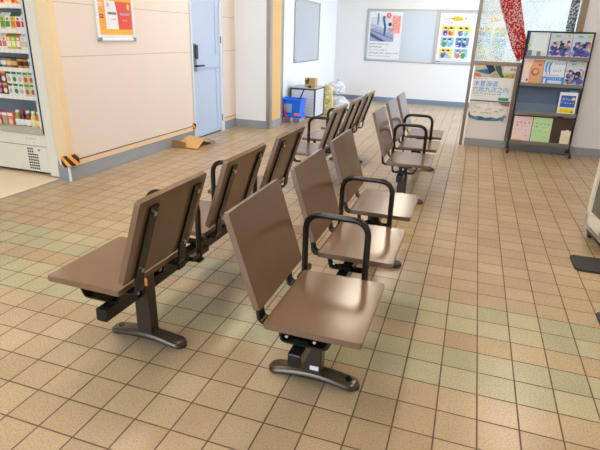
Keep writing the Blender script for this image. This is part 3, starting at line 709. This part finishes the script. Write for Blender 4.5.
for (x, y) in ((-.55, -.8), (.35, -.9), (1.2, -.5), (1.1, .7), (-1.0, .7)):
    bm = newbm(); cyl(bm, (x-.09, y, .27), (x+.09, y, .27), .27, 18); wl = obj('caster_wheel', bm, M_WHEEL, bk, smooth=True)
    bm = newbm(); cyl(bm, (x-.12, y, .27), (x+.12, y, .27), .09, 10); obj('hub', bm, M_LOCK, wl)
bm = newbm(); tube(bm, [(-.95, -1.25, 2.6), (-.1, -1.3, .45)], .1, 10); tag(obj('press_handle', bm, M_RED, bk, smooth=True), 'red tubular handle')
bm = newbm(); tube(bm, [(.3, .1, 1.0), (1.0, .9, 3.3)], .08, 10); tag(obj('mop_stick', bm, mat('navy_stick', (30, 36, 70), .4), bk, smooth=True), 'dark navy stick')

def crumple(bm, rx, ry, rz_, seed, amp=.16, sub=4):
    r = random.Random(seed); bmesh.ops.create_icosphere(bm, subdivisions=sub, radius=1)
    from mathutils import noise
    off = Vector((seed*3.1, seed*1.7, 0))
    for v in bm.verts:
        p = v.co.copy(); nz = noise.turbulence(p*1.6+off, 4, True)-.4; d = 1+amp*2*nz
        v.co = Vector((p.x*rx*d, p.y*ry*d, max(-rz_*.92, p.z*rz_*d)+rz_*.92))
ys = thing('paper_sack', 'tall yellow paper sack leaning between the crate and the plastic bags', 'sack', (-17.55, 47.3, 0))
bm = newbm(); prism(bm, [(-.65, 0), (.62, 0), (.5, 1.6), (.35, 2.9), (.1, 3.4), (-.5, 3.5), (-.62, 1.8)], -.35, .35, bev=.1); bmesh.ops.triangulate(bm, faces=bm.faces)
bd = obj('sack_body', bm, M_YBAG, ys)
sh = Sheet((-.5, -.37, .3), (1, 0, 0), (0, -1, 0), .004); sh.blobs(.0, .9, 0, 2.6, [(196, 186, 90), (236, 220, 160), (170, 170, 80)], 14, .22); sh.build('print', bd)
pg = thing('plastic_bag', 'bulging clear plastic rubbish bag against the recess wall corner', 'plastic bag', (-16.65, 48.7, 0))
bm = newbm(); crumple(bm, 1.35, 1.0, 1.1, 3); obj('bag_body', bm, M_BAG, pg, smooth=False)
bm = newbm(); crumple(bm, .75, .6, .8, 8)
for v in bm.verts: v.co += Vector((-.05, 0, .1))
obj('contents', bm, mat('bag_contents', (176, 186, 206), .5, var=.3, scale=12), pg)
pg = thing('plastic_bag', 'smaller knotted clear plastic bag piled on top of the larger bag', 'plastic bag', (-17.0, 48.5, 2.3))
bm = newbm(); crumple(bm, 1.1, .8, .8, 11); obj('bag_body', bm, M_BAG, pg)
bm = newbm(); tube(bm, [(0, 0, 1.2), (.05, 0, 1.45), (.2, .05, 1.7)], [.1, .06, .2], 8); obj('knot', bm, M_BAG, pg)

# ------------------------------------------------------------------ noticeboards on far wall
def nboard(x0, x1, z0, z1, label):
    t = thing('noticeboard', label, 'noticeboard', (x0, 63.5, z0), group='glazed noticeboards on the far wall'); w = x1-x0; h = z1-z0
    bm = newbm(); box(bm, .1, w-.1, -.06, -.01, .1, h-.1); obj('backing', bm, M_BOARD, t)
    bm = newbm()
    for a in ((0, .22, 0, h), (w-.22, w, 0, h), (0, w, 0, .18), (0, w, h-.18, h)): box(bm, a[0], a[1], -.1, -.0, a[2], a[3], .03)
    obj('frame', bm, M_ALU, t)
    bm = newbm(); box(bm, .3, .85, -.1, -.06, .26, .5); obj('corner_sticker', bm, flat((40, 160, 180)), t)
    return t
nboard(-16.95, -7.05, 5.7, 12.7, 'left glazed noticeboard on the far wall, half empty with a blue photo poster')
nboard(-7.0, 2.9, 5.7, 12.7, 'right glazed noticeboard on the far wall, partly seen through the partition glass')
FY = 63.4
ps = Sheet((-16.55, FY, 6.0), (1, 0, 0), (0, -1, 0), .02)
ps.base(0, 4.7, 0, 6.35, (226, 228, 232)); NV = (60, 96, 150)
ps.rect(.25, 3.65, 2.4, 4.9, (150, 160, 190), 1); ps.rect(.25, 3.65, 4.2, 5.6, (206, 210, 218), 2)
ps.poly([(.25, 4.4), (3.65, 3.2), (3.65, 3.7), (.25, 4.8)], (170, 176, 200), 3); ps.poly([(.25, 3.1), (1.8, 2.4), (2.6, 2.4), (.25, 3.6)], (60, 84, 124), 3)
ps.poly([(.25, 3.8), (3.65, 2.7), (3.65, 2.85), (.25, 4.0)], (110, 120, 160), 4)
ps.rect(1.15, 1.4, 4.6, 6.1, (124, 136, 160), 4); ps.poly([(1.9, 5.4), (2.2, 5.5), (2.5, 4.4), (2.4, 3.2), (2.15, 3.2), (2.2, 4.3)], (44, 100, 170), 5)
ps.ell(2.1, 5.6, .2, .2, (50, 90, 160), 5); ps.ell(3.0, 4.7, .25, .25, (50, 60, 90), 5); ps.ell(2.55, 3.9, .3, .3, (180, 200, 220), 5)
ps.rect(3.3, 4.45, 3.5, 5.85, (240, 170, 156), 6); ps.words(3.35, 5.4, 6, .32, (214, 84, 70), 7, 3, .1, 0, True); ps.words(3.72, 5.4, 6, .32, (214, 84, 70), 7, 4, .1, 0, True); ps.words(4.08, 5.4, 6, .32, (214, 84, 70), 7, 5, .1, 0, True)
ps.ell(2.75, 5.85, .36, .36, (236, 110, 84), 6); ps.words(2.62, 5.7, 1, .3, (250, 230, 220), 7, 3)
ps.words(.2, 1.95, 11, .24, (60, 64, 76), 3, 11); ps.words(.2, 1.55, 7, .24, (50, 54, 66), 3, 12); ps.words(.2, 1.12, 10, .24, (50, 54, 66), 3, 13); ps.words(.2, .7, 16, .24, (50, 54, 66), 3, 14)
ps.rect(.2, 3.4, .38, .46, (170, 176, 188), 2)
t = ps.build('poster'); tag(t, 'white poster with blue street photo and red vertical writing, in the left noticeboard', 'poster')
def comic(x0, label, sd):
    s = Sheet((x0, FY, 6.15), (1, 0, 0), (0, -1, 0), .02); s.base(0, 4.7, 0, 6.15, (232, 230, 234))
    s.ell(2.25, 5.45, .75, .32, (246, 196, 40), 1); s.words(1.8, 5.32, 3, .26, (130, 96, 30), 2, sd+1)
    s.words(.45, 5.35, 5, .26, (90, 80, 90), 2, sd+2); s.words(3.2, 5.3, 1, .3, (90, 80, 90), 2, sd+3); s.words(.45, 4.85, 5, .26, (90, 80, 90), 2, sd+4)
    R = random.Random(sd)
    for j in range(3):
        for i in range(2):
            u, v = .35+i*2.0, 3.25-j*1.45
            bgc = [(248, 214, 50), (130, 190, 230), (250, 220, 70)][(i*2+j) % 3] if not (j == 1 and i == 1) else (96, 150, 210)
            s.rect(u, u+1.75, v, v+1.3, bgc, 1); s.rect(u, u+1.75, v, v+.28, [(224, 190, 150), (200, 210, 220)][(i+j) % 2], 2)
            for q, cx in enumerate((.5, 1.2)):
                cc = R.choice([(60, 160, 90), (30, 80, 190), (226, 120, 60), (90, 90, 180), (120, 200, 230)])
                s.ell(u+cx, v+.42, .3, .4, cc, 3+q); s.ell(u+cx, v+.88, .2, .2, (246, 222, 196), 5+q); s.blobs(u+.1, u+1.65, v+.1, v+1.2, [(246, 240, 230), (60, 70, 100), (226, 130, 90), (90, 170, 200), (250, 220, 90), (70, 150, 90)], 5, .14, 9, R.randint(0, 999)); s.poly([(u+cx-.22, v+.92), (u+cx+.22, v+.92), (u+cx+.15, v+1.15), (u+cx-.15, v+1.15)], R.choice([(40, 34, 34), (70, 50, 40)]), 7+q)
    s.rect(.4, 3.6, .12, .2, (186, 186, 196), 2)
    tag(s.build('poster'), label, 'poster', 'six-panel cartoon posters')
comic(-6.72, 'six-panel yellow and blue cartoon poster left of the partition edge', 21)
comic(-1.95, 'six-panel cartoon poster seen through the etched partition glass', 22)

# ------------------------------------------------------------------ travel poster on partition
tp = thing('travel_poster', 'white poster with blue Japanese title and pale rock picture, on the partition panel', 'poster', (-1.32, PY, 2.2))
s = Sheet((0, -.01, 0), (1, 0, 0), (0, -1, 0), .03); PW, PH = 3.3, 4.85
s.base(0, PW, 0.05, PH, (236, 240, 244))
s.rect(0, PW, PH-1.05, PH, (206, 200, 176), 1)
s.poly([(0, PH-.55), (1.0, PH-.35), (1.35, PH-.1), (1.6, PH-.4), (1.35, PH-.8), (.9, PH-.75)], (40, 110, 160), 2)
s.poly([(.8, PH), (1.45, PH), (1.75, PH-.45), (1.3, PH-.75), (1.1, PH-.4)], (26, 40, 76), 3); s.poly([(0, PH-.7), (.5, PH-.75), (.7, PH-1.05), (0, PH-1.05)], (214, 130, 70), 3)
s.poly([(1.6, PH-.1), (2.1, PH-.05), (2.3, PH-.7), (2.6, PH-1.05), (2.2, PH-1.0), (1.8, PH-.5)], (60, 84, 84), 3); s.poly([(1.3, PH-1.05), (1.7, PH-.5), (2.2, PH-1.05)], (176, 176, 150), 4)
s.rect(2.35, PW, PH-.6, PH, (226, 224, 220), 4); s.poly([(2.4, PH-1.05), (PW, PH-1.05), (PW, PH-.65), (2.6, PH-.8)], (206, 180, 80), 4); s.words(2.6, PH-.98, 4, .2, (60, 60, 50), 5, 8); s.words(2.85, PH-.45, 2, .25, (60, 60, 60), 5, 9)
s.ell(.1, PH-1.17, .06, .06, (60, 110, 190), 1); s.words(.22, PH-1.21, 8, .1, (60, 130, 200), 1, 4)
s.words(.12, PH-2.5, 7, .17, (60, 90, 130), 1, 41); s.words(1.5, PH-2.5, 5, .17, (60, 90, 130), 1, 42); s.rect(.2, 1.0, PH-2.62, PH-2.6, (150, 160, 180), 1)
s.rect(2.3, PW-.15, PH-2.95, PH-2.7, (36, 150, 146), 1)
s.rect(0, PW, PH-3.1, PH-2.99, (60, 90, 140), 1)
s.rect(0, PW, .05, PH-3.08, (216, 216, 212), 1)
s.poly([(2.3, PH-3.05), (PW, PH-3.05), (PW, PH-3.4), (2.7, PH-3.35)], (150, 110, 100), 2)
M_ROCK = mat('printed_rocks', (232, 230, 224), .5, var=.22, scale=26)
s.poly([(0, .5), (.25, .25), (.8, .12), (1.6, .1), (2.4, .14), (3.0, .3), (3.1, .7), (0.1, 1.0)], (48, 110, 160), 2)
rock = [(.05, 1.0), (.2, .55), (.6, .42), (1.0, .5), (1.5, .36), (2.0, .45), (2.5, .38), (2.9, .55), (3.15, .9), (3.0, 1.25), (2.6, 1.45), (2.1, 1.5), (1.8, 1.68), (1.3, 1.55), (.9, 1.6), (.4, 1.4)]
R = random.Random(4)
for k in range(22):
    s.ell(.2+k*.135, .5+R.uniform(-.2, .12)-.0, R.uniform(.08, .2), R.uniform(.08, .2), R.choice([(48, 110, 160), (90, 140, 180), (40, 90, 140)]), 3+k*.05, 7)
s.poly(rock, M_ROCK, 5)
for k in range(14): s.ell(R.uniform(.4, 2.8), R.uniform(.7, 1.35), R.uniform(.08, .22), R.uniform(.03, .07), R.choice([(190, 186, 180), (204, 200, 196)]), 6+k*.1, 8)
s.build('sheet', tp)
M_TXT = flat((20, 150, 214))
text_mesh('木曽海道', .5, (.1, -.06, PH-1.75), (1, 0, 0), (0, -1, 0), M_TXT, 'title_line', tp)
text_mesh('六拾九次之内', .5, (.06, -.06, PH-2.24), (1, 0, 0), (0, -1, 0), M_TXT, 'title_line', tp)

# ------------------------------------------------------------------ leaflet rack
RX, RY = 2.35, 34.6
rk = thing('leaflet_rack', 'freestanding dark-framed leaflet rack in front of the partition', 'leaflet rack', (RX, RY, 0)); RW = 4.82
for x in (0, RW):
    bm = newbm(); box(bm, x-.07, x+.07, -.1, .12, .3, 9.78, .02); fr_ = obj('side_upright', bm, M_DARK, rk)
    bm = newbm(); prism(bm, [(-1.2, .18), (-1.0, .3), (-.1, .62), (.3, .62), (1.0, .18), (1.0, .08), (.2, .42), (-.1, .42), (-1.05, .12)], x-.08, x+.08, lambda u, v, w: (w, u, v)); obj('foot', bm, M_DARK, rk)
    for y in (-1.12, .95):
        bm = newbm(); cyl(bm, (x-.09, y, .17), (x+.09, y, .17), .17, 14); obj('caster', bm, M_DARK, rk, smooth=True)
for nm, z, top, bmat, lmat in (('top', 7.82, 9.75, M_SLATE, M_RACKGREY), ('second', 5.72, 7.6, M_SLATE, M_RACKGREY), ('third', 3.42, 5.6, M_SLATE, M_RACKGREY), ('bottom', .95, 3.1, M_BROWNBACK, M_RACKGREY)):
    bm = newbm(); prism(bm, [(-.02, z), (.1, z), (.3, top), (.22, top)], .07, RW-.07, lambda u, v, w: (w, u, v)); bp_ = obj('back_panel', bm, bmat, rk)
    bm = newbm(); box(bm, .07, RW-.07, -.42, .12, z-.14, z, .02); box(bm, .07, RW-.07, -.45, -.38, z-.14, z+.12, .015); obj('ledge', bm, lmat, rk)
    if nm == 'third':
        bm = newbm(); box(bm, .08, RW-.08, -.02, .02, z+.02, z+.75, .01); obj('lower_band', bm, M_SLATE2, bp_)
    if nm in ('bottom',):
        bm = newbm(); box(bm, .07, RW-.07, -.3, .12, z-.34, z-.14, .02); obj('bottom_rail', bm, M_RACKGREY, rk)
bm = newbm(); box(bm, -.05, RW+.05, -.1, .3, 9.74, 9.82, .02); obj('top_rail', bm, M_DARK, rk)
bm = newbm(); box(bm, RW-.9, RW-.3, -.05, .02, 5.12, 5.36, .01); tag(obj('blue_clip', bm, flat((60, 170, 226)), rk), 'bright blue plastic clip')

def leaflet(x0, x1, z, h, label, paint, group='leaflets on the rack', cat='leaflet'):
    W = x1-x0; lean = Vector((0, -.97, .12)).normalized()
    s = Sheet((x0, RY-.24, z), (1, 0, 0), Vector((0, -1, .07)), .07); s.base(0, W, 0, h, (238, 240, 244)); paint(s, W, h)
    tag(s.build('leaflet'), label, cat, group)
def p_pale(s, W, h):
    s.rect(0, W, 0, h, (206, 222, 230), 1); s.poly([(.3, .5), (1.4, .4), (1.35, 1.7), (.35, 1.75)], (220, 234, 238), 2); s.rect(.1, .4, .1, .5, (120, 130, 140), 3); s.rect(.75, 1.05, .1, .45, (140, 136, 150), 3)
    s.rect(0, .08, 0, h, (60, 80, 150), 3); s.ell(.1, .9, .1, .12, (190, 210, 80), 4)
def p_people(sd):
    def f(s, W, h):
        s.rect(0, W, .0, h, (206, 210, 224), 1); s.blobs(.03, W-.03, .1, h*.72, [(60, 76, 150), (110, 120, 190), (44, 44, 70), (150, 156, 206), (206, 176, 170), (84, 90, 120)], 22, .17, 11, sd); s.rect(0, W, 0, .5, (150, 160, 214), 2); s.rect(.05, W-.05, .05, .2, (224, 214, 230), 3)
        for cx, cz, c in ((.35, .75, (50, 70, 170)), (.9, .62, (40, 44, 90)), (1.3, .7, (110, 110, 190)), (.55, .4, (70, 70, 160)), (1.1, .35, (90, 90, 180))):
            if cx < W-.15: s.ell(cx, cz, .26, .24, c, 4+cx)
        s.ell(.38, 1.05, .2, .17, (70, 100, 190), 7); s.ell(.92, .95, .2, .19, (36, 32, 44), 7); s.ell(.4, .92, .13, .1, (226, 190, 170), 8); s.rect(1.22, 1.34, .8, 1.2, (226, 130, 110), 8)
        s.ell(.5, h-.2, .22, .08, (110, 200, 160), 7); s.ell(W-.25, h-.18, .14, .1, (160, 214, 90), 7); s.rect(.1, W-.1, h-.36, h-.32, (180, 190, 210), 7)
    return f
def p_craft(s, W, h):
    s.rect(0, W, 0, h, (238, 214, 206), 1); s.poly([(.55, 0), (W, 0), (W, h), (.75, h), (.5, h*.6)], (224, 166, 124), 2); s.ell(.95, .95, .3, .28, (150, 96, 72), 3); s.ell(.97, .97, .2, .18, (226, 174, 136), 4); s.rect(1.1, 1.35, 1.45, 1.55, (110, 70, 60), 4)
    s.ell(.42, .3, .08, .12, (70, 110, 200), 4); s.ell(1.2, .3, .14, .12, (186, 190, 90), 4); s.ell(.3, .7, .06, .06, W_, 4); s.rect(.05, .5, .03, .1, W_, 4)
def p_blue(s, W, h):
    s.rect(0, W, 0, h, (224, 236, 246), 1); s.rect(0, W, 0, .62, (40, 150, 236), 2); s.rect(.4, W-.1, .12, .35, (206, 228, 246), 3); s.rect(.1, .25, .05, .5, W_, 3)
    for k in range(2):
        u = .12+k*.24; s.poly([(u, h-.25), (u+.2, h-.1), (u+.1, h-.5), (u+.1, h-.8), (u+.2, h-1.15), (u-.02, h-.85), (u-.04, h-.5)], (40, 150, 230), 3)
    s.words(.7, h-.35, 6, .14, (40, 120, 200), 3, 51); s.words(.6, h-.85, 7, .17, (60, 150, 220), 3, 52); s.rect(.1, 1.2, .72, .78, (226, 160, 200), 3); s.words(.3, .42, 7, .14, W_, 4, 53)
def p_yel(s, W, h):
    s.rect(.12, W-.12, .6, h-.25, (48, 96, 200), 1); s.words(.25, h-.62, 5, .17, (250, 230, 90), 2, 61); s.words(.2, h-.9, 6, .17, (250, 226, 80), 2, 62); s.ell(W-.28, h-.5, .12, .12, (250, 226, 90), 2)
    s.rect(.12, W-.12, .14, .52, (246, 226, 40), 1); s.ell(W-.24, .24, .07, .07, (30, 30, 30), 2); s.words(.25, .22, 4, .16, (160, 130, 30), 2, 63)
def p_plain(c, ink, seed, foot=None):
    def f(s, W, h):
        s.rect(0, W, 0, h, c, 1); s.words(.22, h-.62, 4, .2, ink, 2, seed, .45); s.words(.22, h-.9, 1, .24, ink, 2, seed+1); s.words(.65, h-.85, 6, .08, ink, 2, seed+2); s.words(.15, .95, 8, .07, ink, 2, seed+3); s.words(W-.5, .45, 3, .08, ink, 2, seed+4); s.words(W-.45, .85, 1, .14, ink, 2, seed+5)
        if foot: s.rect(.08, W*.55, .05, .2, foot, 2)
    return f
leaflet(2.48, 4.0, 7.84, 1.86, 'pale blue leaflet with little print, leftmost on the top tier', p_pale)
leaflet(4.08, 5.66, 7.84, 1.84, 'blue leaflet of people photo with green marks, middle of the top tier', p_people(1))
leaflet(5.7, 7.08, 7.84, 1.84, 'blue people-photo leaflet at the right end of the top tier', p_people(2))
leaflet(2.46, 3.98, 5.74, 1.9, 'pink and tan leaflet with a brown ring, leftmost on the second tier', p_craft)
leaflet(4.02, 5.58, 5.74, 1.9, 'white and bright blue leaflet, middle of the second tier', p_blue)
leaflet(5.64, 7.06, 5.74, 1.88, 'blue people-photo leaflet at the right end of the second tier', p_people(3))
leaflet(5.62, 6.95, 3.44, 1.78, 'blue and yellow leaflet alone on the third tier', p_yel)
leaflet(2.5, 3.96, .97, 2.1, 'pink leaflet with yellow foot strip on the bottom tier', p_plain((236, 212, 214), (120, 90, 120), 71, (246, 214, 90)))
leaflet(4.02, 5.5, .97, 2.1, 'pale green leaflet beside the pink one on the bottom tier', p_plain((190, 226, 170), (70, 100, 80), 81))
def p_book(s, W, h): s.rect(0, W, 0, h, (232, 224, 200), 1); s.words(.15, .5, 3, .12, (190, 176, 140), 2, 91); s.rect(.3, .55, h-.01, h+.08, (232, 224, 200), 1)
leaflet(6.3, 7.02, .97, 1.15, 'small cream booklet at the right end of the bottom tier', p_book, 'leaflets on the rack', 'booklet')

# ------------------------------------------------------------------ cream cabinet and mats at right edge
ca = thing('display_cabinet', 'cream-framed display cabinet with dark glass side at the right edge of the picture', 'display cabinet', (5.2, 12.0, 0), math.atan2(2.5, -.3)-PI/2)
# local y points from the near corner to the far corner of the visible side; local x to the right
bm = newbm(); LY = 2.5; XR_ = 5.5; st = .5
for (y0_, y1_) in ((0, st), (LY-st*.7, LY)): box(bm, 0, .3, y0_, y1_, .55, 9.5, .02)
box(bm, 0, .3, 0, LY, .55, 1.35, .02); box(bm, 0, .3, 0, LY, 9.1, 9.5, .02)
box(bm, .3, XR_, 0, .1, .55, 9.5); box(bm, .3, XR_, LY-.1, LY, .55, 9.5); box(bm, XR_-.1, XR_, 0, LY, .55, 9.5); box(bm, 0, XR_, 0, LY, 9.3, 9.5); box(bm, 0, XR_, 0, LY, .55, .75)
obj('frame', bm, M_CREAM, ca)
bm = newbm(); box(bm, .1, .16, st-.02, LY-st*.7+.02, 1.3, 9.2); tag(obj('side_glass', bm, mat('smoked_glass', (92, 92, 78), .12, var=.15, scale=4), ca), 'dark greenish glass inset')
bm = newbm(); box(bm, .15, XR_-.2, .15, LY-.15, .28, .56); obj('chassis', bm, M_DARK, ca)
for x in (.3, XR_-.4):
    for y in (.25, LY-.3):
        bm = newbm(); cyl(bm, (x-.08, y, .18), (x+.08, y, .18), .18, 14); obj('caster', bm, M_DARK, ca, smooth=True)
def mat_(x0, y0, w, h, label):
    t = thing('rubber_mat', label, 'mat', (x0, y0, 0))
    bm = newbm(); prism(bm, rrect(0, w, 0, h, .15), 0.0, .1, lambda u, v, w_: (u+.0, v, w_), bev=.04); obj('pad', bm, M_RUBBER, t)
    bm = newbm(); tube(bm, round_path([(w*.62, h*.35, .08), (w*.62, h*.35, .3), (w*.62, h*.75, .3), (w*.62, h*.75, .08)], .1), .05, 8); obj('grip', bm, M_DARK, t)
mat_(3.92, 9.72, 2.3, 1.58, 'black rubber weight mat on the floor in front of the cream cabinet')
mat_(3.98, 4.75, 2.3, 1.3, 'black rubber weight mat nearest the camera at the right picture edge')

# ------------------------------------------------------------------ camera, world, render look
M = ((.946, .323, .030), (-.143, .332, .932), (-.291, .886, -.360))
def Rm(yaw, pitch, roll):
    fw = Vector((math.sin(yaw)*math.cos(pitch), math.cos(yaw)*math.cos(pitch), -math.sin(pitch)))
    rt = Vector((math.cos(yaw), -math.sin(yaw), 0)); up = rt.cross(fw)
    return rt*math.cos(roll)+up*math.sin(roll), up*math.cos(roll)-rt*math.sin(roll), fw
r_, u_, f_ = Rm(-.3169, .3688, .0324)
cam = bpy.data.cameras.new('camera'); co = bpy.data.objects.new('camera', cam); C.objects.link(co)
mw = Matrix((r_, u_, -f_)).transposed().to_4x4(); mw.translation = Vector((-1.3193, -11.8404, 8.9484))*T
co.matrix_world = mw; cam.sensor_width = 36; cam.lens = 491.975/600*36; cam.clip_start = .05; cam.clip_end = 200
bpy.context.scene.camera = co

w = bpy.data.worlds.new('daylight'); w.use_nodes = True; bpy.context.scene.world = w
bg = w.node_tree.nodes['Background']; bg.inputs[0].default_value = (.62, .79, 1.0, 1); bg.inputs[1].default_value = 3.2
vs = bpy.context.scene.view_settings
vs.view_transform = 'Standard'; vs.look = 'None'; vs.gamma = 1; vs.exposure = 1.2; vs.use_curve_mapping = False
